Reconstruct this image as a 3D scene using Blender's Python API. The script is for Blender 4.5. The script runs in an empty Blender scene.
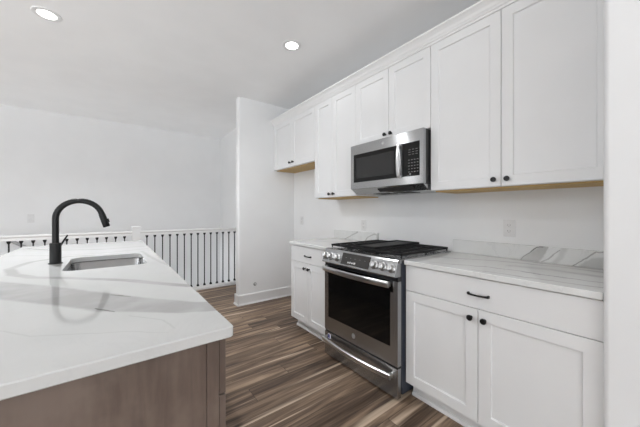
import bpy, bmesh, math, random
from mathutils import Vector, Matrix
random.seed(4)
S = bpy.context.scene
COL = S.collection
# ------------------------------------------------------------------ camera
cam = bpy.data.objects.new('camera', bpy.data.cameras.new('camera'))
COL.objects.link(cam)
cam.location = (0, 0, 1.2317)
cam.rotation_euler = (math.radians(90), 0, -math.radians(37.146))
cam.data.sensor_fit = 'HORIZONTAL'; cam.data.sensor_width = 36
cam.data.lens = 276.12 / 640 * 36
cam.data.shift_y = -(213.5 - 211.5) / 640
cam.data.clip_start = 0.02
S.camera = cam
# ------------------------------------------------------------------ view, world
S.view_settings.view_transform = 'Standard'; S.view_settings.look = 'None'
S.view_settings.gamma = 1; S.view_settings.use_curve_mapping = False
S.view_settings.exposure = 0.16
w = bpy.data.worlds.new('daylight'); S.world = w; w.use_nodes = True
w.node_tree.nodes['Background'].inputs[0].default_value = (0.93, 0.96, 1, 1)
w.node_tree.nodes['Background'].inputs[1].default_value = 0.12

def area(name, loc, direction, sx, sy, watts, color=(1, 1, 1), shape='RECTANGLE', spread=180):
    l = bpy.data.lights.new(name, 'AREA'); l.shape = shape; l.size = sx; l.size_y = sy
    l.energy = watts; l.color = color; l.spread = math.radians(spread)
    o = bpy.data.objects.new(name, l); COL.objects.link(o)
    o.location = loc
    o.rotation_euler = Vector(direction).to_track_quat('-Z', 'Y').to_euler()
    return o
# daylight coming in through the window openings behind and left of the camera
DC = (.93, .968, 1.0)
area('daylight_rear_left', (-4.1, -4.98, 1.35), (0, 1, 0), 2.4, 2.0, 70, DC)
area('daylight_rear_right', (-.9, -4.98, 1.35), (0, 1, 0), 2.4, 2.0, 58, DC)
# added fill panels just inside the walls, aimed up to brighten the ceiling
area('ceiling_fill_rear', (-.9, -4.7, .6), (0, .5, 1), 2.4, .5, 85, DC, spread=125)
area('ceiling_fill_left', (-5.7, .5, .6), (.5, 0, 1), 3.0, .5, 190, DC, spread=125)
area('ceiling_fill_left_far', (-5.7, 3.4, .7), (.6, 0, 1), .9, .5, 45, DC, spread=125)
area('stairwell_fill', (-5.72, 5.24, -0.9), (.3, 0, 1), 0.9, .5, 150, DC)  # added fill with no window behind it, lifts the lower back wall
area('stairwell_fill_up', (-1, 5.24, -2.6), (0, 0, 1), 3, .8, 22, DC)  # unseen upward fill added to brighten the stairwell
S.cycles.diffuse_bounces = 8; S.cycles.max_bounces = 14

# ------------------------------------------------------------------ dimensions
W = 2.1748            # cabinet wall plane
CE = 2.734            # ceiling
XW, YW = 1.3313, 3.5127   # end and face of the wing wall
YB = 5.805            # back wall
XS = 1.809            # side wall of the stairwell
YR = 4.617            # railing
U = W - 0.335         # face of the upper doors
B = W - 0.630         # face of the base doors
CF = W - 0.648        # counter front edge
Y0 = 1.107            # right side of the range opening
Y1 = 1.877            # left side of the range opening
YN = 0.190            # pantry wall face
CT = 0.914

# ------------------------------------------------------------------ materials
def new_mat(name):
    m = bpy.data.materials.new(name); m.use_nodes = True
    return m, m.node_tree, m.node_tree.nodes['Principled BSDF']
def N(nt, t, **kw):
    n = nt.nodes.new(t)
    for k, v in kw.items():
        setattr(n, k, v)
    return n
def L(nt, a, b): nt.links.new(a, b)
def math_node(nt, op, a, b=None, clamp=False):
    n = N(nt, 'ShaderNodeMath', operation=op); n.use_clamp = clamp
    for i, x in enumerate((a, b)):
        if x is None: continue
        if isinstance(x, (int, float)): n.inputs[i].default_value = x
        else: L(nt, x, n.inputs[i])
    return n.outputs[0]
def mix_color(nt, fac, a, b, mode='MIX'):
    n = N(nt, 'ShaderNodeMix', data_type='RGBA', blend_type=mode)
    for i, x in ((0, fac), (6, a), (7, b)):
        if isinstance(x, (int, float)): n.inputs[i].default_value = x
        elif isinstance(x, tuple): n.inputs[i].default_value = (*x[:3], 1)
        else: L(nt, x, n.inputs[i])
    return n.outputs[2]
def map_range(nt, v, a, b, c, d, mode='SMOOTHSTEP'):
    n = N(nt, 'ShaderNodeMapRange', interpolation_type=mode)
    L(nt, v, n.inputs[0])
    for i, x in enumerate((a, b, c, d)): n.inputs[i + 1].default_value = x
    return n.outputs[0]
def noise(nt, vec, scale, detail=3, rough=.5, dist=0.0):
    n = N(nt, 'ShaderNodeTexNoise'); n.inputs['Scale'].default_value = scale
    n.inputs['Detail'].default_value = detail; n.inputs['Roughness'].default_value = rough
    n.inputs['Distortion'].default_value = dist
    if vec is not None: L(nt, vec, n.inputs['Vector'])
    return n.outputs['Fac']
def pos(nt, scale=None):
    g = N(nt, 'ShaderNodeNewGeometry').outputs['Position']
    if scale is None: return g
    m = N(nt, 'ShaderNodeVectorMath', operation='MULTIPLY'); L(nt, g, m.inputs[0])
    m.inputs[1].default_value = scale
    return m.outputs[0]

def paint(name, c, rough, bump=0.0, bscale=300):
    m, nt, b = new_mat(name)
    n = noise(nt, pos(nt), 3.0, 2)
    col = mix_color(nt, map_range(nt, n, .3, .7, 0, 1), tuple(x * .985 for x in c), tuple(min(1, x * 1.01) for x in c))
    L(nt, col, b.inputs['Base Color']); b.inputs['Roughness'].default_value = rough
    if bump:
        bp = N(nt, 'ShaderNodeBump'); bp.inputs['Strength'].default_value = bump; bp.inputs['Distance'].default_value = .001
        L(nt, noise(nt, pos(nt), bscale, 2), bp.inputs['Height']); L(nt, bp.outputs[0], b.inputs['Normal'])
    return m
def metal(name, c, rough, aniso=(1, 1, 60), amount=.1):
    m, nt, b = new_mat(name)
    b.inputs['Metallic'].default_value = 1; b.inputs['Base Color'].default_value = (*c, 1)
    n = noise(nt, pos(nt, aniso), 40, 2)
    L(nt, map_range(nt, n, .2, .8, rough - amount, rough + amount, 'LINEAR'), b.inputs['Roughness'])
    tg = N(nt, 'ShaderNodeTangent', direction_type='RADIAL', axis='Z'); L(nt, tg.outputs[0], b.inputs['Tangent'])
    b.inputs['Anisotropic'].default_value = .95 if 'brushed' in name else 0; b.inputs['Anisotropic Rotation'].default_value = .25
    return m
def plain(name, c, rough, metallic=0.0, coat=0.0, spec=.5):
    m, nt, b = new_mat(name)
    n = noise(nt, pos(nt), 25, 2)
    L(nt, mix_color(nt, n, tuple(x * .93 for x in c), tuple(min(1, x * 1.07) for x in c)), b.inputs['Base Color'])
    b.inputs['Roughness'].default_value = rough; b.inputs['Metallic'].default_value = metallic
    b.inputs['Coat Weight'].default_value = coat; b.inputs['Specular IOR Level'].default_value = spec
    return m

M = {}
M['wall'] = paint('wall_paint', (.775, .78, .785), .75, .10)
M['ceiling'] = paint('ceiling_paint', (.89, .895, .90), .85, .10)
M['trim'] = paint('trim_paint', (.78, .78, .78), .42)
M['cabinet'] = paint('cabinet_paint', (.74, .742, .745), .42)
M['raw_wood'] = paint('unfinished_plywood', (.50, .33, .12), .6)
M['steel'] = metal('brushed_stainless', (.42, .425, .43), .22, (1, 1, 60), .04)
M['steel_bright'] = metal('polished_stainless', (.62, .62, .62), .30, (1, 1, 30), .05)
M['sink_steel'] = metal('satin_sink_steel', (.30, .30, .30), .18, (20, 20, 2), .06)
M['black_glass'] = plain('black_glass', (.004, .004, .004), .06, spec=.28)
M['black_gloss'] = plain('black_enamel', (.012, .012, .013), .28)
M['iron'] = plain('cast_iron', (.012, .012, .013), .5, spec=.3)
M['faucet'] = plain('oil_black_finish', (.008, .008, .008), .36, .0, .0, .3)
M['knob'] = plain('black_hardware', (.014, .013, .013), .32, .4)
M['side'] = plain('range_side_enamel', (.035, .04, .055), .45)
M['dark'] = plain('dark_reveal', (.02, .018, .018), .8)
M['plate'] = plain('outlet_plastic', (.69, .69, .69), .35)
M['slot'] = plain('outlet_slot', (.22, .22, .22), .6)
M['mesh_glass'] = plain('microwave_window_mesh', (.022, .022, .022), .09, spec=.4)
M['display'] = plain('touch_display', (.035, .033, .032), .12)
M['print'] = plain('panel_print', (.62, .62, .62), .5)
M['print_dim'] = plain('keypad_print', (.22, .22, .22), .5)
M['emblem'] = plain('emblem_grey', (.42, .42, .42), .3, .6)
M['sticker'] = plain('sticker_white', (.75, .75, .85), .4)
M['sticker_blue'] = plain('sticker_blue', (.06, .05, .22), .4)
def emit(name, c, s):
    m, nt, b = new_mat(name)
    b.inputs['Base Color'].default_value = (.8, .8, .8, 1)
    b.inputs['Emission Color'].default_value = (*c, 1); b.inputs['Emission Strength'].default_value = s
    return m
M['lamp'] = emit('lamp_diffuser', (1, .99, .97), 6)

M['handrail'] = paint('handrail_grey_paint', (.34, .34, .34), .4)

# brown stained maple
m, nt, b = new_mat('stained_maple'); M['maple'] = m
n1 = noise(nt, pos(nt, (14, 14, 1.3)), 3.0, 5, .55, .4)
n2 = noise(nt, pos(nt, (1.6, 1.6, 1.2)), 2.6, 5, .62)
c = mix_color(nt, map_range(nt, n1, .3, .7, 0, 1), (.100, .071, .058), (.140, .103, .084))
c = mix_color(nt, map_range(nt, n2, .42, .66, 0, .8), c, (.185, .142, .118))
L(nt, c, b.inputs['Base Color']); b.inputs['Roughness'].default_value = .42

# plank floor, boards running along X
m, nt, b = new_mat('plank_floor'); M['floor'] = m
sp = N(nt, 'ShaderNodeSeparateXYZ'); L(nt, pos(nt), sp.inputs[0])
PWID, PLEN = .152, 1.22
yr = math_node(nt, 'DIVIDE', sp.outputs[1], PWID)
row = math_node(nt, 'FLOOR', yr)
wn = N(nt, 'ShaderNodeTexWhiteNoise', noise_dimensions='1D'); L(nt, row, wn.inputs['W'])
xo = math_node(nt, 'ADD', math_node(nt, 'DIVIDE', sp.outputs[0], PLEN), wn.outputs['Value'])
colm = math_node(nt, 'FLOOR', xo)
cmb = N(nt, 'ShaderNodeCombineXYZ'); L(nt, row, cmb.inputs[0]); L(nt, colm, cmb.inputs[1])
wn2 = N(nt, 'ShaderNodeTexWhiteNoise', noise_dimensions='3D'); L(nt, cmb.outputs[0], wn2.inputs['Vector'])
rnd = wn2.outputs['Value']
# per board shift of the grain
sh = N(nt, 'ShaderNodeVectorMath', operation='MULTIPLY_ADD'); L(nt, wn2.outputs['Color'], sh.inputs[0])
sh.inputs[1].default_value = (7, 7, 7); L(nt, pos(nt, (.9, 13, 1)), sh.inputs[2])
g1 = noise(nt, sh.outputs[0], 1.5, 6, .6, .7)
sh2 = N(nt, 'ShaderNodeVectorMath', operation='MULTIPLY_ADD'); L(nt, wn2.outputs['Color'], sh2.inputs[0])
sh2.inputs[1].default_value = (5, 5, 5); L(nt, pos(nt, (.55, 13, 1)), sh2.inputs[2])
g2 = noise(nt, sh2.outputs[0], 1.1, 2, .5, .5)
g3 = noise(nt, pos(nt, (3, 90, 1)), 1.5, 3, .6)
base = N(nt, 'ShaderNodeValToRGB'); L(nt, math_node(nt, 'ADD', math_node(nt, 'MULTIPLY', g1, 1.15), math_node(nt, 'MULTIPLY_ADD' if False else 'SUBTRACT', math_node(nt, 'MULTIPLY', rnd, .22), .14)), base.inputs[0])
cr = base.color_ramp
cr.elements[0].position = .30; cr.elements[0].color = (.050, .031, .020, 1)
cr.elements[1].position = .80; cr.elements[1].color = (.50, .37, .26, 1)
e = cr.elements.new(.46); e.color = (.135, .090, .062, 1)
e = cr.elements.new(.60); e.color = (.26, .182, .125, 1)
streak = map_range(nt, g2, .58, .68, 0, .8)
c = mix_color(nt, streak, base.outputs[0], (.72, .57, .43))
c = mix_color(nt, map_range(nt, g3, .35, .7, 0, .45), c, mix_color(nt, 1.0, c, (.62, .6, .58), 'MULTIPLY'))
fy = math_node(nt, 'FRACT', yr); fx = math_node(nt, 'FRACT', xo)
ey = math_node(nt, 'MINIMUM', fy, math_node(nt, 'SUBTRACT', 1, fy))
ex = math_node(nt, 'MINIMUM', fx, math_node(nt, 'SUBTRACT', 1, fx))
gv = math_node(nt, 'MAXIMUM', math_node(nt, 'LESS_THAN', ey, .010), math_node(nt, 'LESS_THAN', ex, .0012))
c = mix_color(nt, math_node(nt, 'MULTIPLY', gv, .8), c, (.02, .014, .01))
L(nt, c, b.inputs['Base Color'])
L(nt, map_range(nt, g3, .2, .8, .40, .55), b.inputs['Roughness']); b.inputs['Specular IOR Level'].default_value = .35
bp = N(nt, 'ShaderNodeBump'); bp.inputs['Strength'].default_value = .15; bp.inputs['Distance'].default_value = .001
L(nt, g3, bp.inputs['Height']); L(nt, bp.outputs[0], b.inputs['Normal'])

# veined quartz: veins are polylines in metres on the slab, softened and warped
def seg_group():
    g = bpy.data.node_groups.new('vein_segment', 'ShaderNodeTree')
    for nm, ty in (('P', 'NodeSocketVector'), ('A', 'NodeSocketVector'), ('B', 'NodeSocketVector'), ('wA', 'NodeSocketFloat'), ('wB', 'NodeSocketFloat')):
        g.interface.new_socket(nm, in_out='INPUT', socket_type=ty)
    g.interface.new_socket('D', in_out='OUTPUT', socket_type='NodeSocketFloat')
    i = g.nodes.new('NodeGroupInput'); o = g.nodes.new('NodeGroupOutput')
    def vm(op, a, b=None, sc=None):
        n = g.nodes.new('ShaderNodeVectorMath'); n.operation = op
        g.links.new(a, n.inputs[0])
        if b is not None: g.links.new(b, n.inputs[1])
        if sc is not None: g.links.new(sc, n.inputs[3])
        return n
    pa = vm('SUBTRACT', i.outputs['P'], i.outputs['A']).outputs[0]
    ba = vm('SUBTRACT', i.outputs['B'], i.outputs['A']).outputs[0]
    d1 = vm('DOT_PRODUCT', pa, ba).outputs['Value']; d2 = vm('DOT_PRODUCT', ba, ba).outputs['Value']
    h = math_node(g, 'DIVIDE', d1, d2, True)
    s = vm('SCALE', ba, None, h).outputs[0]
    dd = vm('LENGTH', vm('SUBTRACT', pa, s).outputs[0]).outputs['Value']
    ww = math_node(g, 'ADD', i.outputs['wA'], math_node(g, 'MULTIPLY', h, math_node(g, 'SUBTRACT', i.outputs['wB'], i.outputs['wA'])))
    g.links.new(math_node(g, 'DIVIDE', dd, ww), o.inputs[0])
    return g
SEG = seg_group()
def quartz(name, veins, plane='XY', warp=.05, wscale=3.0, tone=1.0):
    """veins: list of (points [(a, b, halfwidth)], strength, softness, colour)"""
    m, nt, b = new_mat(name)
    P = pos(nt)
    nz = N(nt, 'ShaderNodeTexNoise'); nz.inputs['Scale'].default_value = wscale; nz.inputs['Detail'].default_value = 4
    nz.inputs['Roughness'].default_value = .6
    L(nt, P, nz.inputs['Vector'])
    s = N(nt, 'ShaderNodeVectorMath', operation='SUBTRACT'); L(nt, nz.outputs['Color'], s.inputs[0]); s.inputs[1].default_value = (.5, .5, .5)
    ma = N(nt, 'ShaderNodeVectorMath', operation='MULTIPLY_ADD'); L(nt, s.outputs[0], ma.inputs[0])
    ma.inputs[1].default_value = (warp,) * 3; L(nt, P, ma.inputs[2])
    flat = N(nt, 'ShaderNodeVectorMath', operation='MULTIPLY'); L(nt, ma.outputs[0], flat.inputs[0])
    flat.inputs[1].default_value = (1, 1, 0) if plane == 'XY' else (0, 1, 1)
    col = mix_color(nt, map_range(nt, noise(nt, P, 2.2, 4, .6), .35, .75, 0, 1), tuple(tone * v for v in (.575, .58, .575)), tuple(tone * v for v in (.535, .54, .535)))
    # hair-thin background veining
    hv = noise(nt, P, 1.7, 5, .62, 1.6)
    hair = map_range(nt, math_node(nt, 'ABSOLUTE', math_node(nt, 'SUBTRACT', hv, .5)), 0, .012, .22, 0)
    col = mix_color(nt, hair, col, (.52, .52, .52))
    brk = noise(nt, P, 5.0, 4, .6)
    for pts, strength, soft, vc in veins:
        cur = None
        for p, q in zip(pts, pts[1:]):
            g = N(nt, 'ShaderNodeGroup'); g.node_tree = SEG
            L(nt, flat.outputs[0], g.inputs['P'])
            f = (lambda t: (t[0], t[1], 0)) if plane == 'XY' else (lambda t: (0, t[0], t[1]))
            g.inputs['A'].default_value = f(p); g.inputs['B'].default_value = f(q)
            g.inputs['wA'].default_value = p[2]; g.inputs['wB'].default_value = q[2]
            cur = g.outputs[0] if cur is None else math_node(nt, 'MINIMUM', cur, g.outputs[0])
        mk = map_range(nt, cur, 1.0, 1 - soft, 0, 1)
        mod = map_range(nt, brk, .3, .65, .55, 1.0)
        col = mix_color(nt, math_node(nt, 'MULTIPLY', math_node(nt, 'MULTIPLY', mk, mod), strength), col, vc)
    L(nt, col, b.inputs['Base Color'])
    b.inputs['Roughness'].default_value = .06; b.inputs['IOR'].default_value = 1.5
    return m
G1, G2 = (.30, .297, .29), (.12, .118, .115)
M['quartz_island'] = quartz('veined_quartz_island', [
    ([(-.75, 2.25, .06), (-.36, 1.69, .10), (-.15, 1.42, .095), (.02, 1.18, .085), (.20, 1.0, .06), (.36, .90, .04)], .72, .25, G1),
    ([(.0, 1.32, .004), (.03, 1.285, .006), (.055, 1.25, .003)], .8, .6, G2),
    ([(-.045, 1.165, .004), (-.01, 1.12, .006), (.01, 1.09, .003)], .8, .6, G2),
    ([(-.10, 2.60, .02), (-.25, 2.62, .03), (-.40, 2.48, .03), (-.45, 2.25, .03), (-.39, 2.04, .035), (-.30, 1.90, .03), (-.186, 1.80, .03), (.05, 1.56, .028), (.27, 1.28, .03)], .72, .6, G1),
    ([(.20, 2.62, .02), (.215, 2.35, .018), (.24, 2.05, .018), (.30, 1.7, .012)], .45, .8, G1),
    ([(-.6, 3.45, .03), (-.35, 3.1, .04), (-.05, 2.95, .035), (.3, 3.0, .02)], .45, .8, G1),
    ([(-.55, 2.9, .03), (-.3, 2.72, .03), (0, 2.7, .025), (.3, 2.8, .02)], .35, .8, G1),
    ([(.05, 1.02, .004), (.12, .92, .005), (.14, .84, .004)], .25, .8, G1),
    ([(-.35, 1.25, .004), (-.16, 1.0, .005), (.02, .9, .004), (.12, .82, .004)], .2, .8, G1),
], 'XY', .035, 4.5)
M['quartz_counter'] = quartz('veined_quartz_counter', [
    ([(1.80, 1.06, .012), (1.90, .88, .02), (1.98, .72, .025), (2.03, .5, .02), (2.06, .1, .02)], .45, .7, G1),
    ([(1.60, .98, .005), (1.72, .70, .010), (1.74, .42, .009), (1.76, .16, .008)], .5, .7, G2),
    ([(1.58, .72, .006), (1.60, .50, .012), (1.63, .30, .010), (1.66, .12, .012)], .5, .7, G1),
    ([(2.16, .96, .01), (2.12, .75, .015), (2.11, .5, .02), (2.13, .1, .05)], .55, .7, G1),
    ([(1.86, .62, .04), (1.90, .42, .05), (1.92, .1, .05)], .4, .9, G1),
    ([(1.55, 2.5, .01), (1.8, 2.3, .02), (2.1, 2.2, .02)], .45, .8, G1),
], 'XY', .10, 5.0, 1.25)
M['quartz_splash'] = quartz('veined_quartz_backsplash', [
    ([(.62, .90, .045), (.565, .955, .040), (.53, 1.0, .02), (.51, 1.02, .01)], .62, .35, G1),
    ([(.655, .91, .003), (.60, .97, .004), (.565, 1.0, .004), (.525, 1.013, .003)], .9, .6, G2),
    ([(.56, .90, .004), (.50, .95, .005), (.45, 1.0, .004)], .7, .6, G1),
    ([(.50, .90, .018), (.45, .95, .02), (.43, 1.02, .02)], .35, .8, G1),
    ([(.41, .905, .003), (.36, .94, .004), (.315, .985, .005), (.295, 1.004, .004), (.26, 1.006, .003)], .95, .5, G2),
    ([(.36, .90, .02), (.29, .935, .045), (.22, .95, .05), (.15, .95, .05)], .62, .3, G1),
    ([(2.40, .90, .006), (2.26, .96, .008), (2.16, 1.01, .012)], .75, .7, G1),
    ([(2.07, .90, .006), (2.02, .96, .009), (1.92, 1.0, .010), (1.885, .99, .006), (1.884, .90, .004)], .75, .7, G1),
], 'YZ', .03, 14.0, 1.25)

# ------------------------------------------------------------------ mesh helpers
class MB:
    def __init__(s): s.bm = bmesh.new()
    def box(s, x0, x1, y0, y1, z0, z1, bev=0.0, seg=2):
        r = bmesh.ops.create_cube(s.bm, size=1)
        for v in r['verts']:
            v.co = Vector((x0 + (v.co.x + .5) * (x1 - x0), y0 + (v.co.y + .5) * (y1 - y0), z0 + (v.co.z + .5) * (z1 - z0)))
        if bev:
            es = list({e for v in r['verts'] for e in v.link_edges})
            bmesh.ops.bevel(s.bm, geom=es, offset=bev, segments=seg, affect='EDGES', profile=.5)
        return s
    def cyl(s, a, b, r0, r1=None, n=20, cap=True):
        a, b = Vector(a), Vector(b); d = b - a
        q = d.to_track_quat('Z', 'Y').to_matrix().to_4x4(); q.translation = (a + b) / 2
        bmesh.ops.create_cone(s.bm, cap_ends=cap, cap_tris=False, segments=n, radius1=r0, radius2=r0 if r1 is None else r1, depth=d.length, matrix=q)
        return s
    def lathe(s, origin, axis, prof, n=24):
        """prof: list of (radius, distance along axis)"""
        q = Vector(axis).to_track_quat('Z', 'Y').to_matrix(); o = Vector(origin); rings = []
        for r, h in prof:
            if r < 1e-6: rings.append([s.bm.verts.new(o + q @ Vector((0, 0, h)))])
            else: rings.append([s.bm.verts.new(o + q @ Vector((r * math.cos(2 * math.pi * k / n), r * math.sin(2 * math.pi * k / n), h))) for k in range(n)])
        for A, Bq in zip(rings, rings[1:]):
            for k in range(n):
                k2 = (k + 1) % n
                if len(A) == 1 and len(Bq) == 1: continue
                if len(A) == 1: s.bm.faces.new((A[0], Bq[k], Bq[k2]))
                elif len(Bq) == 1: s.bm.faces.new((A[k], A[k2], Bq[0]))
                else: s.bm.faces.new((A[k], A[k2], Bq[k2], Bq[k]))
        return s
    def tube(s, pts, rad, n=16):
        pts = [Vector(p) for p in pts]
        rad = rad if isinstance(rad, (list, tuple)) else [rad] * len(pts)
        t = (pts[1] - pts[0]).normalized(); up = Vector((0, 1, 0)) if abs(t.y) < .9 else Vector((1, 0, 0))
        nrm = t.cross(up).normalized(); rings = []
        for i, p in enumerate(pts):
            t2 = (pts[min(i + 1, len(pts) - 1)] - pts[max(i - 1, 0)]).normalized()
            nrm = (nrm - nrm.dot(t2) * t2).normalized(); bn = t2.cross(nrm)
            rings.append([s.bm.verts.new(p + rad[i] * (math.cos(2 * math.pi * k / n) * nrm + math.sin(2 * math.pi * k / n) * bn)) for k in range(n)])
        for A, Bq in zip(rings, rings[1:]):
            for k in range(n): s.bm.faces.new((A[k], A[(k + 1) % n], Bq[(k + 1) % n], Bq[k]))
        s.bm.faces.new(rings[0][::-1]); s.bm.faces.new(rings[-1])
        return s
    def prism(s, prof, axis, a, b):
        """prof in the two other axes, extruded along axis 'x' or 'y' from a to b"""
        f = (lambda p, t: (t, p[0], p[1])) if axis == 'x' else ((lambda p, t: (p[0], t, p[1])) if axis == 'y' else (lambda p, t: (p[0], p[1], t)))
        A = [s.bm.verts.new(f(p, a)) for p in prof]; Bq = [s.bm.verts.new(f(p, b)) for p in prof]
        n = len(prof)
        for k in range(n): s.bm.faces.new((A[k], A[(k + 1) % n], Bq[(k + 1) % n], Bq[k]))
        s.bm.faces.new(A[::-1]); s.bm.faces.new(Bq)
        return s
    def build(s, name, mat, parent=None, smooth=False, bevel=0.0, bseg=2):
        bmesh.ops.recalc_face_normals(s.bm, faces=s.bm.faces)
        me = bpy.data.meshes.new(name); s.bm.to_mesh(me); s.bm.free()
        me.materials.append(M[mat] if isinstance(mat, str) else mat)
        o = bpy.data.objects.new(name, me); COL.objects.link(o)
        if smooth:
            for p in me.polygons: p.use_smooth = True
            md = o.modifiers.new('split', 'EDGE_SPLIT'); md.split_angle = math.radians(38)
        if bevel:
            md = o.modifiers.new('bevel', 'BEVEL'); md.width = bevel; md.segments = bseg; md.limit_method = 'ANGLE'; md.angle_limit = math.radians(40)
        if parent is not None:
            o.parent = parent
            root = parent
            mw = Matrix.Translation(-world_loc(parent))
            me.transform(mw)
        return o
def world_loc(o):
    v = Vector((0, 0, 0))
    while o is not None: v += o.location; o = o.parent
    return v
def thing(name, label, cat, loc, group=None):
    o = bpy.data.objects.new(name, None); COL.objects.link(o); o.location = loc; o.empty_display_size = .1
    o['label'] = label; o['category'] = cat
    if group: o['group'] = group
    return o
def tag(o, label, cat, group=None):
    o['label'] = label; o['category'] = cat
    if group: o['group'] = group
    return o
def struct(o): o['kind'] = 'structure'; return o
def rr(x0, x1, y0, y1, r, n=6):
    p = []
    for cx, cy, a0 in ((x1 - r, y1 - r, 0), (x0 + r, y1 - r, 90), (x0 + r, y0 + r, 180), (x1 - r, y0 + r, 270)):
        for k in range(n + 1):
            a = math.radians(a0 + 90 * k / n); p.append((cx + r * math.cos(a), cy + r * math.sin(a)))
    return p

# ------------------------------------------------------------------ setting
XL, YRE = -6.0, -5.0       # left wall, rear wall
wx0, wx1, wy0 = -2.4, XS, YR + .055   # stairwell opening
b = MB(); b.box(XL, W, YRE, wy0, -.25, 0); b.box(XL, wx0, wy0, YB, -.25, 0)
struct(b.build('floor', 'floor'))
struct(MB().box(XL - .1, W + .1, YRE - .1, YB + .1, CE, CE + .1).build('ceiling', 'ceiling'))
struct(MB().box(W, W + .12, YRE, YW + .1, -.05, CE).build('wall_right', 'wall'))
struct(MB().box(XL, XS + .1, YB, YB + .12, -2.9, CE).build('wall_back', 'wall'))
struct(MB().box(XS, XS + .12, YW + .1, YB, -2.9, CE).build('wall_stairwell_side', 'wall'))
struct(MB().box(wx0, XS, wy0 - .1, wy0 + .0, -2.9, -.26).build('wall_stairwell_near', 'wall'))
struct(MB().box(XL - .1, XS, wy0 - .1, YB, -2.95, -2.9).build('floor_lower_level', 'floor'))
# wing wall (beside the fridge space) with bullnose corners
prof = [(W, YW + .112)] + [(XW + .018 - .018 * math.sin(math.radians(a)), YW + .112 - .018 + .018 * math.cos(math.radians(a))) for a in (0, 22, 45, 67, 90)] + \
       [(XW + .018 - .018 * math.cos(math.radians(a)), YW + .018 - .018 * math.sin(math.radians(a))) for a in (0, 22, 45, 67, 90)] + [(W, YW)]
struct(MB().prism(prof, 'z', 0, CE).build('wall_wing', 'wall', smooth=True))
# pantry wall, its bullnose end closes the counter on the right
PX = CF - .020; r = .02; ye = -.75
prof = [(W, YN)] + [(PX + r - r * math.sin(math.radians(a)), YN - r + r * math.cos(math.radians(a))) for a in range(0, 91, 10)] + \
       [(PX + r - r * math.cos(math.radians(a)), ye + r - r * math.sin(math.radians(a))) for a in range(0, 91, 10)] + [(W, ye)]
struct(MB().prism(prof, 'z', 0, CE).build('wall_pantry', 'wall', smooth=True))
# rear and left walls with window openings
def wall_with_openings(name, axis, a0, a1, plane, thick, openings, z0=0):
    b = MB()
    def bx(u0, u1, zz0, zz1):
        if axis == 'x': b.box(u0, u1, min(plane, plane + thick), max(plane, plane + thick), zz0, zz1)
        else: b.box(min(plane, plane + thick), max(plane, plane + thick), u0, u1, zz0, zz1)
    cur = a0
    for u0, u1, q0, q1 in sorted(openings):
        bx(cur, u0, z0, CE); bx(u0, u1, z0, q0); bx(u0, u1, q1, CE); cur = u1
    bx(cur, a1, z0, CE)
    return struct(b.build(name, 'wall'))
rear = [(-5.3, -2.9, .35, 2.35), (-2.1, .3, .35, 2.35)]
left = [(-1.0, 2.0, .35, 2.35), (3.2, 5.4, .5, 2.3)]
wall_with_openings('wall_rear', 'x', XL, W, YRE, -.12, rear)
wall_with_openings('wall_left', 'y', YRE, YB, XL, -.12, left)
k = 0
for ax, ops in (('x', rear), ('y', left)):
    for u0, u1, q0, q1 in ops:
        k += 1; b = MB(); t = .05; nmid = 2
        def bx(a, c, z0, z1):
            if ax == 'x': b.box(a, c, YRE - .08, YRE - .03, z0, z1)
            else: b.box(XL - .08, XL - .03, a, c, z0, z1)
        bx(u0, u0 + t, q0, q1); bx(u1 - t, u1, q0, q1); bx(u0 + t, u1 - t, q0, q0 + t); bx(u0 + t, u1 - t, q1 - t, q1)
        um = (u0 + u1) / 2; bx(um - .025, um + .025, q0 + t, q1 - t)
        struct(b.build('window_%d' % k, 'trim'))
struct(MB().box(XL - .1, XL, wy0 - .1, YB, -2.95, -.26).build('wall_stairwell_left', 'wall'))
# baseboards
BH = .135
def board_prof(o, s, h=BH):     # profile across (out from wall), o = wall plane, s = direction
    return [(o, 0), (o + s * .026, 0), (o + s * .024, .014), (o + s * .015, .022), (o + s * .015, h - .012), (o + s * .009, h), (o, h)]
b = MB()
b.prism(board_prof(YW, -1), 'x', XW - .015, W - .002)
b.prism([(XW - .026, 0), (XW, 0), (XW, BH), (XW - .009, BH), (XW - .015, BH - .012), (XW - .015, .022), (XW - .024, .014)], 'y', YW - .018, YW + .127)
b.prism(board_prof(YW + .112, 1), 'x', XW - .015, XS)
struct(b.build('baseboard_wing', 'trim'))
# crown moulding over the upper cabinets
ZF = 2.4404
cp = [(U + .02, ZF - .012), (U - .006, ZF - .012), (U - .008, ZF), (U - .016, ZF + .004), (U - .018, ZF + .012), (U - .026, ZF + .018), (U - .034, ZF + .032), (U - .048, ZF + .044), (U - .058, ZF + .050), (U - .062, ZF + .053), (U - .062, ZF + .064), (U + .02, ZF + .064)]
struct(MB().prism(cp, 'y', YN + .001, YW - .001).build('trim_crown', 'trim'))

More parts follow.
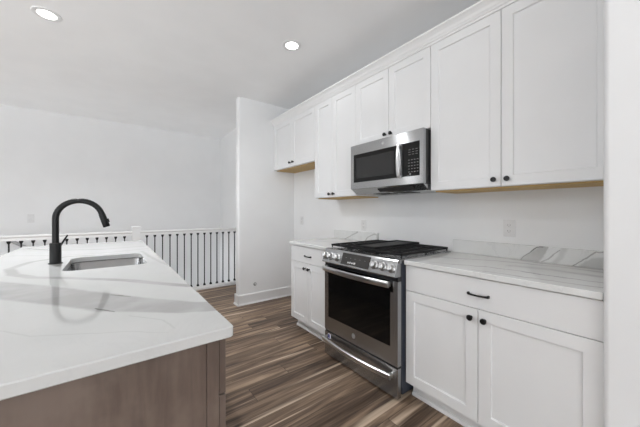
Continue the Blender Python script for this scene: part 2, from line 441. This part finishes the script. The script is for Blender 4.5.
# ------------------------------------------------------------------ doors, pulls, knobs
def shaker(y0, y1, z0, z1, xf, th=.020, rail=.058, rec=.009, ch=.004, flat=False):
    """door facing -X, front plane xf"""
    b = MB(); bm = b.bm; e = .0012
    def ring(i, x): return [bm.verts.new((x, yy, zz)) for yy, zz in ((y0 + i, z0 + i), (y1 - i, z0 + i), (y1 - i, z1 - i), (y0 + i, z1 - i))]
    rs = [ring(0, xf + th), ring(0, xf + e), ring(e, xf)]
    if not flat: rs += [ring(rail, xf), ring(rail + ch * .6, xf + ch * .9), ring(rail + ch, xf + rec)]
    for A, C in zip(rs, rs[1:]):
        for k in range(4): bm.faces.new((A[k], A[(k + 1) % 4], C[(k + 1) % 4], C[k]))
    bm.faces.new(rs[-1]); bm.faces.new(rs[0][::-1])
    return b
def knob(parent, x, y, z, r=.0155):
    MB().lathe((x, y, z), (-1, 0, 0), [(0, 0), (.008, 0), (.0062, .004), (.0055, .012), (r * .8, .016), (r, .020), (r, .024), (r * .86, .0275), (r * .45, .029), (0, .0295)], 24).build('knob', 'knob', parent, smooth=True)
def pull(parent, x, y, z, ln):
    b = MB(); pts = []
    for k in range(13):
        t = k / 12; yy = y + ln * (t - .5); bow = math.sin(math.pi * t)
        pts.append((x - .012 - .016 * bow ** .7, yy, z))
    bm = b.bm; rings = []
    for k, (px, py, pz) in enumerate(pts):
        t = abs(k / 12 - .5) * 2; hw = .0045 + .0022 * t ** 3; hd = .0035
        rings.append([bm.verts.new((px + dx, py, pz + dz)) for dx, dz in ((-hd, -hw), (-hd, hw), (hd, hw), (hd, -hw))])
    for A, C in zip(rings, rings[1:]):
        for j in range(4): bm.faces.new((A[j], A[(j + 1) % 4], C[(j + 1) % 4], C[j]))
    bm.faces.new(rings[0][::-1]); bm.faces.new(rings[-1])
    b.box(x - .014, x, y - ln / 2, y - ln / 2 + .009, z - .0065, z + .0065); b.box(x - .014, x, y + ln / 2 - .009, y + ln / 2, z - .0065, z + .0065)
    b.build('pull_handle', 'knob', parent, bevel=.001)

G = .0017
def upper(y0, y1, z0, split, label, wood=True, knob_dy=(.035, .035), kz=.042):
    t = thing('upper_cabinet', label, 'cabinet', (W, (y0 + y1) / 2, z0), 'white wall cabinets')
    b = MB(); xb = W - .001; xf = U + .021
    b.box(xf, xb, y0 + .0008, y1 - .0008, z0 + .012, ZF - .001)
    b.box(xf, xf + .02, y0 + .0008, y1 - .0008, z0, z0 + .012)
    b.box(xf + .02, xb, y0 + .0008, y0 + .016, z0, z0 + .012); b.box(xf + .02, xb, y1 - .016, y1 - .0008, z0, z0 + .012)
    b.build('carcass', 'cabinet', t)
    MB().box(xf + .020, xb, y0 + .016, y1 - .016, z0 - .009, z0 + .012).build('underside_panel', 'raw_wood', t)['label'] = 'unfinished tan plywood underside'
    for a, c, ky in ((y0, split, split - knob_dy[0]), (split, y1, split + knob_dy[1])):
        d = shaker(a + G, c - G, z0 + .002, ZF - .013, U).build('door', 'cabinet', t)
        knob(d, U, ky, z0 + kz)
    return t
ZU = 1.381
upper(YN, Y0, ZU, .655, 'tall white wall cabinet with wide doors, nearest the pantry wall and right of the microwave')
upper(Y0, 1.869, 1.836, 1.487, 'short white wall cabinet directly above the microwave', knob_dy=(.031, .029), kz=.040)
upper(1.869, 2.527, ZU, 2.222, 'narrow tall white wall cabinet just left of the microwave', knob_dy=(.033, .033), kz=.035)
upper(2.527, YW - .003, 1.808, 3.02, 'short white wall cabinet over the empty fridge space by the wing wall', knob_dy=(.035, .04), kz=.052)

def base_cab(y0, y1, split, label, pl, kn):
    t = thing('base_cabinet', label, 'cabinet', (W, (y0 + y1) / 2, 0), 'white base cabinets')
    b = MB(); xb = W - .001; xf = B + .021
    b.box(xf, xb, y0 + .001, y1 - .001, .115, CT - .0305)
    b.build('carcass', 'cabinet', t)
    b = MB(); b.box(W - .545, xb, y0 + .001, y1 - .001, 0, .115); b.prism([(W - .545, 0), (W - .562, 0), (W - .562, .012), (W - .551, .020), (W - .545, .020)], 'y', y0 + .001, y1 - .001)
    b.build('toe_kick', 'cabinet', t)
    zs = .716
    d = shaker(y0 + G, y1 - G, zs + G, CT - .036, B, flat=True).build('drawer', 'cabinet', t)
    pull(d, B, pl[0], pl[1], .108 if pl[2] is None else pl[2])
    for a, c, ky in ((y0, split, split - kn), (split, y1, split + kn)):
        d = shaker(a + G, c - G, .113, zs - G, B, rail=.060).build('door', 'cabinet', t)
        knob(d, B, ky, .665)
    return t
base_cab(YN, Y0, .659, 'white base cabinet with one wide drawer, right of the range', (.655, .793, .108), .034)
base_cab(Y1 + .012, 2.552, 2.246, 'narrow white base cabinet with one drawer, left of the range', (2.231, .790, .112), .035)

# ------------------------------------------------------------------ countertops and backsplashes
def slab(x0, x1, y0, y1, name, mat, label, hole=None, zt=CT, th=.030, rc=.004):
    bm = bmesh.new(); e = .003
    def mk(pts, z): return [bm.verts.new((p[0], p[1], z)) for p in pts]
    def outer(i, r): return rr(x0 + i, x1 - i, y0 + i, y1 - i, max(r - i, .001), 5)
    oc = max(rc, .004)
    levels = [(outer(e, oc), zt), (outer(0, oc), zt - e), (outer(0, oc), zt - th + e), (outer(e, oc), zt - th)]
    R = [mk(p, z) for p, z in levels]
    for A, C in zip(R, R[1:]):
        n = len(A)
        for k in range(n): bm.faces.new((A[k], A[(k + 1) % n], C[(k + 1) % n], C[k]))
    if hole:
        h0, h1 = mk(hole, zt), mk(hole, zt - th); n = len(h0)
        for k in range(n): bm.faces.new((h0[k], h0[(k + 1) % n], h1[(k + 1) % n], h1[k]))
        for O, H in ((R[0], h0), (R[-1], h1)):
            ed = []
            for lp in (O, H):
                for k in range(len(lp)):
                    q = (lp[k], lp[(k + 1) % len(lp)]); ed.append(bm.edges.get(q) or bm.edges.new(q))
            bmesh.ops.triangle_fill(bm, use_beauty=True, use_dissolve=False, edges=ed)
    else:
        bm.faces.new(R[0]); bm.faces.new(R[-1][::-1])
    b = MB(); b.bm.free(); b.bm = bm
    return tag(b.build(name, mat), label, 'countertop')
slab(CF, W - .001, YN + .002, Y0, 'countertop', 'quartz_counter', 'white veined quartz countertop on the wide base cabinet beside the pantry wall')
slab(CF, W - .001, Y1 + .010, 2.562, 'countertop', 'quartz_counter', 'short white quartz countertop left of the range by the fridge space')
tag(MB().box(W - .021, W - .001, YN + .002, Y0, CT + .0005, CT + .098, .0015).build('backsplash', 'quartz_splash'), 'low quartz backsplash strip with bold grey veins, right of the range', 'backsplash', 'quartz backsplash strips')
tag(MB().box(W - .021, W - .001, Y1 + .002, 2.562, CT + .0005, CT + .098, .0015).build('backsplash', 'quartz_splash'), 'short quartz backsplash strip behind the counter left of the range', 'backsplash', 'quartz backsplash strips')

# ------------------------------------------------------------------ range
ry0, ry1 = Y0 + .010, Y1 + .006
rx = 1.478          # door face
t = thing('gas_range', 'stainless steel gas range with black oven window between the white base cabinets', 'stove', (W - .3, (ry0 + ry1) / 2, 0))
b = MB(); b.box(rx + .038, W - .03, ry0, ry1, .075, .892); b.box(rx + .06, W - .06, ry0 + .01, ry1 - .01, 0.02, .075)
b.build('body', 'side', t)['label'] = 'dark blue-black enamel side'
for yy in (ry0 + .05, ry1 - .05):
    for xx in (rx + .09, W - .1):
        MB().cyl((xx, yy, 0), (xx, yy, .022), .018).build('levelling_foot', 'black_gloss', t, smooth=True)
# cooktop tray
b = MB(); b.box(rx + .012, W - .028, ry0 - .002, ry1 + .002, .893, .917, .003)
b.build('cooktop', 'steel', t)
MB().box(rx + .075, W - .06, ry0 + .025, ry1 - .025, .9175, .9195, .001).build('cooktop_well', 'steel', t)
# control panel, sloped
pb = [(rx - .028, .804), (rx - .030, .810), (rx + .006, .906), (rx + .012, .917), (rx + .036, .917), (rx + .036, .804)]
MB().prism(pb, 'y', ry0 + .004, ry1 - .002).build('control_panel', 'steel', t, bevel=.002)
# front of panel direction
pd = Vector((.036, 0, .096)).normalized(); pn = Vector((-.096, 0, .036)).normalized()
po = Vector((rx - .030, 0, .810))
def on_panel(y, s, out=0.0): return Vector((po.x, y, po.z)) + pd * s + pn * out
def panel_quad(b, ya, yb, s0, s1, o0, o1):
    vs = [b.bm.verts.new(on_panel(y, s, o)) for o in (o0, o1) for y, s in ((ya, s0), (yb, s0), (yb, s1), (ya, s1))]
    for f in ((3, 2, 1, 0), (4, 5, 6, 7), (0, 1, 5, 4), (1, 2, 6, 5), (2, 3, 7, 6), (3, 0, 4, 7)): b.bm.faces.new([vs[k] for k in f])
b = MB(); panel_quad(b, 1.352, 1.648, .010, .100, 0, .0015); dsp = b.build('display', 'display', t); dsp['label'] = 'dark touch display'
for k, (yy, ww) in enumerate(((1.565, .013), (1.545, .011), (1.522, .016), (1.498, .018))):
    b = MB(); panel_quad(b, yy - ww / 2, yy + ww / 2, .024, .035 + .003 * (k % 2), .0015, .0021); b.build('display_mark', 'print', dsp)
b = MB()
for k in range(5):
    b = MB(); panel_quad(b, 1.60 - .05 * k - .006, 1.60 - .05 * k + .006, .064, .066, .0015, .0018); b.build('menu_mark', 'print_dim', dsp)
for yy in (1.862 - .012, 1.785, 1.702, 1.307, 1.232, 1.158):
    o = on_panel(yy, .052)
    kb = MB().lathe(o, pn, [(0, 0), (.030, 0), (.031, .004), (.028, .007), (.0235, .008), (.0215, .026), (.0205, .030), (.017, .032), (0, .032)], 28).build('control_knob', 'steel_bright', t, smooth=True)
    b = MB(); q = pn.to_track_quat('Z', 'Y').to_matrix()
    b.box(-.0045, .0045, -.020, .020, .030, .040, .002)
    for v in b.bm.verts: v.co = o + Matrix((( pd.x, 0, pn.x), (0, 1, 0), (pd.z, 0, pn.z))) @ Vector((v.co.y, v.co.x, v.co.z))
    b.build('knob_grip', 'steel_bright', kb)
# black vent strip behind the door top
MB().box(rx + .004, rx + .036, ry0 + .004, ry1 - .004, .776, .800).build('vent_strip', 'black_gloss', t)
# oven door
dz0, dz1 = .222, .774
win = (1.182, 1.868 - .044, .338, .728)
wy0_, wy1_ = ry0 + .062, ry1 - .050
b = MB()
b.box(rx, rx + .036, ry0 + .002, wy0_, dz0, dz1); b.box(rx, rx + .036, wy1_, ry1 - .002, dz0, dz1)
b.box(rx, rx + .036, wy0_, wy1_, dz0, .337); b.box(rx, rx + .036, wy0_, wy1_, .728, dz1)
door = b.build('oven_door', 'steel', t)
MB().box(rx + .001, rx + .030, wy0_, wy1_, .337, .728).build('oven_window', 'black_glass', door)['label'] = 'black oven window'
MB().box(rx - .0006, rx + .0, wy0_ - .022, wy1_ + .010, .700, dz1 - .001).build('upper_glass_band', 'black_glass', door)
def bow_handle(parent, z, ya, yb, out, bow, hh, x=rx):
    b = MB(); bm = b.bm; rings = []; n = 24
    for k in range(n + 1):
        tt = k / n; y = ya + (yb - ya) * tt; cx = x - out - bow * math.sin(math.pi * tt)
        hd = .008; pr = [(-hd, -hh * .75), (-hd * 1.15, 0), (-hd, hh * .75), (-hd * .4, hh), (hd, hh), (hd, -hh), (-hd * .4, -hh)]
        rings.append([bm.verts.new((cx + dx, y, z + dz)) for dx, dz in pr])
    m = len(rings[0])
    for A, C in zip(rings, rings[1:]):
        for j in range(m): bm.faces.new((A[j], A[(j + 1) % m], C[(j + 1) % m], C[j]))
    bm.faces.new(rings[0][::-1]); bm.faces.new(rings[-1])
    for y in (ya, yb - .022): b.box(x - out + .004, x + .002, y, y + .022, z - hh * .8, z + hh * .8, .002)
    b.build('handle', 'steel_bright', parent, smooth=True)['label'] = 'bowed polished steel handle'
bow_handle(door, .750, ry0 + .058, ry1 - .012, .026, .024, .021)
b = MB(); b.lathe((rx, 1.528, .279), (-1, 0, 0), [(.0185, -.0005), (.0185, .0009), (.0165, .0009), (.0165, .0004), (0, .0004)], 28)
for a0, cy in ((0, .0045), (math.pi, -.0045)):
    pts = [(rx - .001, 1.528 + cy + .0065 * math.cos(a0 + a), .279 + .0085 * math.sin(a0 + a)) for a in [math.pi * (.2 + 1.5 * k / 10) for k in range(11)]]
    b.tube(pts, .0011, 6)
b.build('round_emblem', 'emblem', door)
# storage drawer
b = MB(); b.box(rx, rx + .036, ry0 + .002, ry1 - .002, .012, .208, .003)
dr = b.build('storage_drawer', 'steel', t)
MB().box(rx + .006, rx + .036, ry0 + .004, ry1 - .004, .209, .221).build('drawer_gap', 'dark', t)
bow_handle(dr, .152, ry0 + .040, ry1 - .010, .030, .030, .018)
st = MB().box(rx - .0008, rx - .0001, 1.80, 1.835, .155, .195).build('sticker', 'sticker', dr)
MB().box(rx - .0012, rx - .0008, 1.812, 1.835, .160, .190).build('sticker_print', 'sticker_blue', st)
# burners
bx_f, bx_b = rx + .19, W - .19
for (x, y, r_) in ((bx_f, ry0 + .13, .050), (bx_b, ry0 + .13, .038), (bx_f, ry1 - .13, .044), (bx_b, ry1 - .13, .036), ((bx_f + bx_b) / 2, (ry0 + ry1) / 2, .040)):
    bu = MB().lathe((x, y, .9195), (0, 0, 1), [(r_ * 1.25, 0), (r_ * 1.25, .004), (r_ * 1.05, .010), (0, .010)], 28).build('burner', 'steel', t, smooth=True)
    MB().lathe((x, y, .9295), (0, 0, 1), [(r_, 0), (r_, .005), (r_ * .9, .008), (0, .009)], 28).build('burner_cap', 'iron', bu, smooth=True)
# grates: left, middle, right
gw = (ry1 - ry0 - .03) / 3; gx0, gx1 = rx + .060, W - .040
for k in range(3):
    ya = ry0 + .015 + gw * k + .002; yb = ya + gw - .004; zt_ = .950; hb = .010
    b = MB(); bw = .010
    def bar(x0, x1, y0, y1, z0=zt_ - .015, z1=zt_): b.box(x0, x1, y0, y1, z0, z1, .0015, 1)
    bar(gx0, gx0 + bw, ya, yb); bar(gx1 - bw, gx1, ya, yb); bar(gx0, gx1, ya, ya + bw); bar(gx0, gx1, yb - bw, yb)
    ym = (ya + yb) / 2; xm = (gx0 + gx1) / 2
    bar(gx0, gx1, ym - bw / 2, ym + bw / 2)
    for j in range(1, 8):
        xx = gx0 + (gx1 - gx0) * j / 8; bar(xx - .004, xx + .004, ya, yb, zt_ - .010, zt_ - (0 if j % 5 else 0))
    for xx in (gx0 + .004, gx1 - .012, xm - .004):
        for yy in (ya + .002, yb - .010): b.box(xx, xx + .008, yy, yy + .008, .9195, zt_ - .008)
    b.build('grate', 'iron', t)
ya = ry0 + .015 + gw + .006; yb = ya + gw - .012
b = MB(); b.box(gx0 + .02, gx1 - .01, ya, yb, .9505, .958, .002)
gm = MB
b.box(gx0 + .02, gx0 + .028, ya, yb, .958, .967); b.box(gx1 - .018, gx1 - .01, ya, yb, .958, .967); b.box(gx0 + .028, gx1 - .018, ya, ya + .008, .958, .967); b.box(gx0 + .028, gx1 - .018, yb - .008, yb, .958, .967)
tag(b.build('griddle_plate', 'iron'), 'flat black griddle plate lying across the middle grate of the range', 'griddle')

# ------------------------------------------------------------------ microwave
mx = 1.760; my0, my1 = Y0 + .006, 1.853; mz0, mz1 = 1.430, 1.826
t = thing('microwave_oven', 'stainless over-the-range microwave with black window mounted under the short cabinet', 'microwave', (W - .2, (my0 + my1) / 2, mz0))
b = MB(); b.box(mx + .030, W - .002, my0 + .002, my1 - .002, mz0, mz1)
b.build('housing', 'black_gloss', t)
b = MB(); wy0m, wy1m, wz0, wz1 = 1.335, 1.815, 1.492, 1.742
ky0, ky1 = my0 + .030, 1.292
fx = mx + .029
b.box(mx, fx, my0, my1, wz1, mz1); b.box(mx, fx, my0, my1, mz0 + .004, wz0)
b.box(mx, fx, my0, ky0, wz0, wz1); b.box(mx, fx, ky1, wy0m, wz0, wz1); b.box(mx, fx, wy1m, my1, wz0, wz1)
fr = b.build('front_frame', 'steel', t)
wn_ = MB().box(mx + .001, fx, wy0m, wy1m, wz0, wz1).build('door_window', 'black_glass', fr)
MB().box(mx + .0004, mx + .001, wy0m + .035, wy1m - .030, wz0 + .035, wz1 - .035).build('window_screen', 'mesh_glass', wn_)['label'] = 'grey perforated window screen'
kp = MB().box(mx + .0005, fx, ky0, ky1, wz0, wz1).build('keypad', 'black_glass', t)
b = MB()
kx0, kx1 = mx - .0001, mx + .0005
for r_ in range(5):
    for c_ in range(4):
        yy = ky1 - .060 - c_ * .024; zz = 1.512 + .022 * r_ + .012
        MB().box(kx0, kx1, yy - .006, yy + .006, zz - .0022, zz + .0022).build('key_print', 'print_dim', kp)
for r_ in range(3):
    for c_ in range(3):
        yy = ky1 - .064 - c_ * .030; zz = 1.652 + .018 * r_
        MB().box(kx0, kx1, yy - .009, yy + .009, zz - .0014, zz + .0014).build('key_print', 'print_dim', kp)
b.lathe((mx + .0005, ky1 - .070, 1.508), (-1, 0, 0), [(.008, 0), (.008, .0006), (0, .0006)], 16)
b.build('start_key_print', 'print_dim', kp)
b = MB(); hz0, hz1 = 1.488, 1.748; yh = 1.314
pts = []
prof_h = []
for k in range(17):
    tt = k / 16; prof_h.append((mx - .016 - .018 * math.sin(math.pi * tt) ** .6, hz0 + (hz1 - hz0) * tt))
outer_ = prof_h; inner_ = [(x + .010, z) for x, z in prof_h[::-1]]
b.prism(outer_ + inner_, 'y', yh - .013, yh + .013)
b.box(mx - .018, mx + .001, yh - .010, yh + .010, hz0 + .002, hz0 + .018); b.box(mx - .018, mx + .001, yh - .010, yh + .010, hz1 - .018, hz1 - .002)
b.build('handle', 'steel_bright', fr, bevel=.003)['label'] = 'vertical polished steel handle'
b = MB(); b.lathe((mx, 1.479, 1.786), (-1, 0, 0), [(.013, -.0005), (.013, .0008), (.0112, .0008), (.0112, .0003), (0, .0003)], 24)
for a0, cy in ((0, .003), (math.pi, -.003)):
    b.tube([(mx - .0006, 1.479 + cy + .0045 * math.cos(a0 + a), 1.786 + .006 * math.sin(a0 + a)) for a in [math.pi * (.2 + 1.5 * k / 8) for k in range(9)]], .0008, 5)
b.build('round_emblem', 'emblem', fr)
MB().prism([(mx + .004, mz0 + .003), (mx + .070, mz0 - .042), (W - .004, mz0 - .042), (W - .004, mz0)], 'y', my0 + .004, my1 - .004).build('underside_hood', 'steel', t)
MB().prism([(mx + .018, mz0 - .0085), (mx + .052, mz0 - .0317), (mx + .052, mz0 - .0337), (mx + .018, mz0 - .0105)], 'y', my0 + .10, my1 - .30).build('vent_slot', 'dark', t)
for yy in (my0 + .18, my1 - .34): MB().box(mx + .10, mx + .24, yy, yy + .16, mz0 - .045, mz0 - .042).build('grease_filter', 'dark', t)

# ------------------------------------------------------------------ island
ix0, ix1, iy0, iy1 = -.632, .2741, .7556, 3.612
sx0, sx1, sy0, sy1 = -.210, .180, 1.980, 2.520
slab(ix0, ix1, iy0, iy1, 'island_countertop', 'quartz_island', 'large white quartz island countertop with broad grey veins and sink cutout', hole=rr(sx0, sx1, sy0, sy1, .055, 8), rc=.012)
t = thing('kitchen_island', 'brown stained wood kitchen island cabinet under the white quartz top', 'kitchen island', (0, (iy0 + iy1) / 2, 0))
bx0, bx1, by0, by1 = -.36, .240, .785, 3.585
MB().box(bx0, bx1 - .033, by0, by0 + .018, 0, .8835).build('end_panel', 'maple', t)
MB().box(bx1 - .032, bx1, by0 - .003, by0 + .020, .0, .8835, .001).build('corner_stile', 'maple', t)
MB().box(bx0, bx0 + .018, by0 + .019, by1 - .019, 0, .8835).build('back_panel', 'maple', t)
MB().box(bx0, bx1, by1 - .018, by1, 0, .8835).build('end_panel', 'maple', t)
MB().box(bx0 + .018, bx1 - .08, by0 + .02, by1 - .02, .10, .118).build('bottom_panel', 'maple', t)
MB().box(bx1 - .09, bx1 - .075, by0 + .02, by1 - .02, 0, .10).build('toe_kick', 'maple', t)
for yy in (by0 + .021, 1.70, 2.75, by1 - .04): MB().box(bx1 - .03, bx1, yy, yy + .018, .118, .8835).build('partition', 'maple', t)
def iz(y0, y1, z0, z1, nm, kn):
    b = MB(); bm = b.bm
    b.box(bx1 + .003, bx1 + .022, y0, y1, z0, z1, .002)
    d = b.build(nm, 'maple', t)
    MB().cyl((bx1 + .022, kn[0], kn[1]), (bx1 + .045, kn[0], kn[1]), .006, .014).build('knob', 'knob', d, smooth=True)
ys = [by0 + .004, 1.235, 1.705, 2.23, 2.755, 3.17, by1 - .002]
for k, (a, c) in enumerate(zip(ys, ys[1:])):
    a += .002; c -= .002
    iz(a, c, .716, .868, 'drawer', ((a + c) / 2, .79))
    iz(a, c, .118, .711, 'door', (c - .04 if k % 2 == 0 else a + .04, .66))
# sink basin
t = thing('undermount_sink', 'stainless steel undermount sink set in the island countertop', 'sink', ((sx0 + sx1) / 2, (sy0 + sy1) / 2, .69))
bm = bmesh.new(); rings = []
zt_ = CT - .0305
for i, z, rad in ((-.022, zt_, .075), (-.004, zt_, .059), (0, zt_ - .006, .055), (.010, .74, .052), (.022, .718, .045), (.045, .708, .045), (.12, .702, .03)):
    rings.append([bm.verts.new((x, y, z)) for x, y in rr(sx0 + i, sx1 - i, sy0 + i, sy1 - i, rad, 8)])
for A, C in zip(rings, rings[1:]):
    n = len(A)
    for k in range(n): bm.faces.new((A[k], A[(k + 1) % n], C[(k + 1) % n], C[k]))
bm.faces.new(rings[-1])
b = MB(); b.bm.free(); b.bm = bm
bs = b.build('basin', 'sink_steel', t, smooth=True); md = bs.modifiers.new('thickness', 'SOLIDIFY'); md.thickness = .0015; md.offset = -1
MB().lathe(((sx0 + sx1) / 2, (sy0 + sy1) / 2, .7025), (0, 0, 1), [(.055, 0), (.055, .002), (.042, .003), (.036, -.0002), (0, -.0002)], 28).build('drain', 'steel_bright', t, smooth=True)
# faucet
fx_, fy_ = -.270, 2.325
t = thing('kitchen_faucet', 'matte black gooseneck faucet standing beside the island sink', 'faucet', (fx_, fy_, CT))
MB().lathe((fx_, fy_, CT), (0, 0, 1), [(0, 0), (.034, 0), (.034, .004), (.029, .006), (.0275, .008), (.0275, .122), (.0265, .125), (.018, .1255), (0, .1255)], 32).build('base_body', 'faucet', t, smooth=True)
R_ = .113; zc_ = 1.187; cx_ = fx_ + R_
pts = [(fx_, fy_, CT + .12), (fx_, fy_, 1.10), (fx_, fy_, 1.15)]
for k in range(21):
    a = math.radians(180 - (180 - 17) * k / 20); pts.append((cx_ + R_ * math.cos(a), fy_, zc_ + R_ * math.sin(a)))
MB().tube(pts, .0165, 20).build('gooseneck_spout', 'faucet', t, smooth=True)
a = math.radians(17); e0 = Vector(pts[-1]); dv = Vector((math.sin(a), 0, -math.cos(a)))
sh = MB().tube([e0 - dv * .002, e0 + dv * .006, e0 + dv * .008, e0 + dv * .09, e0 + dv * .094], [.0172, .0172, .0185, .0195, .0175], 20).build('spray_head', 'faucet', t, smooth=True)
nn = Vector((math.cos(a), 0, math.sin(a)))
c0 = e0 + dv * .055 + nn * .018
MB().cyl(c0 - dv * .012, c0 + dv * .012, .0075, .0075).build('spray_button', 'knob', sh, smooth=True)
MB().tube([(fx_ + .004, fy_ + .024, 1.000), (fx_ + .010, fy_ + .040, 1.006), (fx_ + .024, fy_ + .062, 1.032), (fx_ + .046, fy_ + .092, 1.078)], [.011, .009, .0055, .0045], 12).build('lever_handle', 'faucet', t, smooth=True)

# ------------------------------------------------------------------ railing
t = thing('stair_railing', 'white railing with thin black iron balusters and a square post along the stairwell', 'railing', (.28, YR, 0))
ZR = .9585; rl, rrr = -2.30, XS - .001
for a, c in ((rl + .09, .2335), (.3265, rrr)):
    b = MB(); b.prism([(YR - .032, ZR - .020), (YR - .032, ZR - .006), (YR - .022, ZR), (YR + .022, ZR), (YR + .032, ZR - .006), (YR + .032, ZR - .020), (YR + .022, ZR - .030), (YR + .022, ZR - .062), (YR - .022, ZR - .062), (YR - .022, ZR - .030)], 'x', a, c)
    b.build('top_rail', 'trim', t)
    b = MB(); b.box(a, c, YR - .045, YR + .045, .0, .040, .004); b.box(a, c, YR - .022, YR + .022, .040, .060, .003); b.build('bottom_rail', 'trim', t)
for px in (.28, rl + .045):
    b = MB(); b.box(px - .0465, px + .0465, YR - .0465, YR + .0465, 0, 1.006); b.box(px - .056, px + .056, YR - .056, YR + .056, 1.006, 1.018, .003)
    b.prism([(px - .050, 1.018), (px + .050, 1.018), (px + .035, 1.026), (px - .035, 1.026)], 'y', YR - .050, YR + .050)
    b.build('newel_post', 'trim', t, bevel=.001)
zb0, zb1 = .060, ZR - .062
b = MB(); b.box(-.0065, .0065, -.0065, .0065, zb0, zb1); bar0 = b.build('baluster', 'iron', t)
b = MB()
def frust(z0, z1, h0, h1):
    A = [b.bm.verts.new((sx * h0, sy * h0, z0)) for sx, sy in ((-1, -1), (1, -1), (1, 1), (-1, 1))]
    C = [b.bm.verts.new((sx * h1, sy * h1, z1)) for sx, sy in ((-1, -1), (1, -1), (1, 1), (-1, 1))]
    for k in range(4): b.bm.faces.new((A[k], A[(k + 1) % 4], C[(k + 1) % 4], C[k]))
    b.bm.faces.new(A[::-1]); b.bm.faces.new(C)
frust(zb0, zb0 + .014, .0155, .0155); frust(zb0 + .014, zb0 + .034, .0155, .009)
shoe0 = b.build('baluster_shoe', 'iron', bar0)
b = MB(); frust(zb1 - .014, zb1, .0155, .0155); frust(zb1 - .034, zb1 - .014, .009, .0155)
shoe1 = b.build('baluster_shoe', 'iron', bar0)
# the meshes were shifted by the parent location; put them back on the local axis
for o in (bar0, shoe0, shoe1): o.data.transform(Matrix.Translation(world_loc(t)))
xs = [.409 + .0974 * k for k in range(14)] + [1.772] + [.149 - .0972 * k for k in range(24)]
for i, x in enumerate(xs):
    if i == 0: o = bar0
    else:
        o = bar0.copy(); COL.objects.link(o); o.parent = t
        for s_ in (shoe0, shoe1):
            c_ = s_.copy(); COL.objects.link(c_); c_.parent = o
    o.location = (x - .28, 0, 0)

# handrail on the stairwell wall, running down to the right
b = MB()
def hr(x): return .902 - (x + 1.241) * .72
xa, xc = -1.21, 1.2
b.tube([(xa, YB - .06, hr(xa)), (xc, YB - .06, hr(xc))], .022, 12)
t = thing('wall_handrail', 'sloping handrail on the stairwell back wall behind the railing', 'handrail', (xa, YB, hr(xa)))
b.build('rail', 'handrail', t, smooth=True)
for k in range(3):
    x = xa + .3 + k * 1.1
    MB().cyl((x, YB, hr(x) - .05), (x, YB - .06, hr(x) - .02), .008, .008, 10).build('bracket', 'knob', t, smooth=True)

# ------------------------------------------------------------------ outlets
def outlet(face, a, z, label, w_=.072, h_=.116, gangs=1, sign='-x', plane=W, toggles=False):
    t = thing('wall_outlet', label, 'outlet', (plane, a, z) if sign == '-x' else (a, plane, z))
    def place(b):
        for v in b.bm.verts:
            d, h, zz = v.co.x, v.co.y, v.co.z
            v.co = Vector((plane - d, a + h, z + zz)) if sign == '-x' else Vector((a + h, plane - d, z + zz))
        return b
    wt = w_ + .046 * (gangs - 1)
    place(MB().box(0, .006, -wt / 2, wt / 2, -h_ / 2, h_ / 2, .002)).build('cover_plate', 'plate', t)
    for g_ in range(gangs):
        o = (g_ - (gangs - 1) / 2) * .046
        if toggles:
            place(MB().box(.006, .009, o - .016, o + .016, -.033, .033, .001)).build('rocker_switch', 'plate', t)
        else:
            for zc in (-.0195, .0195):
                rc_ = place(MB().box(.006, .0075, o - .017, o + .017, zc - .0145, zc + .0145, .0008)).build('receptacle', 'plate', t)
                b = MB(); b.box(.0075, .008, o - .0085, o - .0060, zc - .003, zc + .006); b.box(.0075, .008, o + .0060, o + .0085, zc - .003, zc + .006); b.box(.0075, .008, o - .002, o + .002, zc - .0105, zc - .0065)
                place(b).build('slot', 'slot', rc_)
outlet('r', .724, 1.118, 'white duplex outlet above the backsplash right of the range')
outlet('r', 2.086, 1.085, 'white duplex outlet above the short backsplash left of the range')
outlet('r', 3.296, 1.105, 'white duplex outlet high on the wall in the fridge space')
outlet('b', -.935, 1.13, 'small white wall plate on the far wall, above the railing left of the faucet', sign='-y', plane=YB, h_=.125, toggles=True)
tt = thing('wall_box', 'tiny round utility plate low on the wing wall above the baseboard', 'utility plate', (1.557, YW, .250))
MB().lathe((1.557, YW, .250), (0, -1, 0), [(.024, 0), (.024, .004), (.017, .007), (.017, .003), (0, .003)], 20).build('ring', 'emblem', tt, smooth=True)
MB().cyl((1.557, YW - .0032, .250), (1.557, YW - .016, .250), .009, .008).build('spout', 'plate', tt, smooth=True)

# ------------------------------------------------------------------ recessed ceiling lights
def downlight(x, y, label, watts):
    t = thing('recessed_light', label, 'ceiling light', (x, y, CE), 'recessed ceiling lights')
    MB().lathe((x, y, CE), (0, 0, -1), [(.056, -.0), (.056, .004), (.062, .006), (.084, .004), (.086, .001), (.086, 0)], 36).build('trim_ring', 'trim', t, smooth=True)
    MB().lathe((x, y, CE), (0, 0, -1), [(.0559, .0), (.0559, .0025), (0, .0025)], 36).build('lens', 'lamp', t)
    l = area('lamp_light', (x, y, CE - .012), (0, 0, -1), .10, .10, watts, (.97, .985, 1), 'DISK', 150)
    l.parent = t; l.location = (0, 0, -.012)
downlight(-.388, 2.932, 'recessed ceiling light over the island, at the far left of the ceiling', 27)
downlight(1.305, 2.145, 'recessed ceiling light above the aisle in front of the microwave', 1.6)
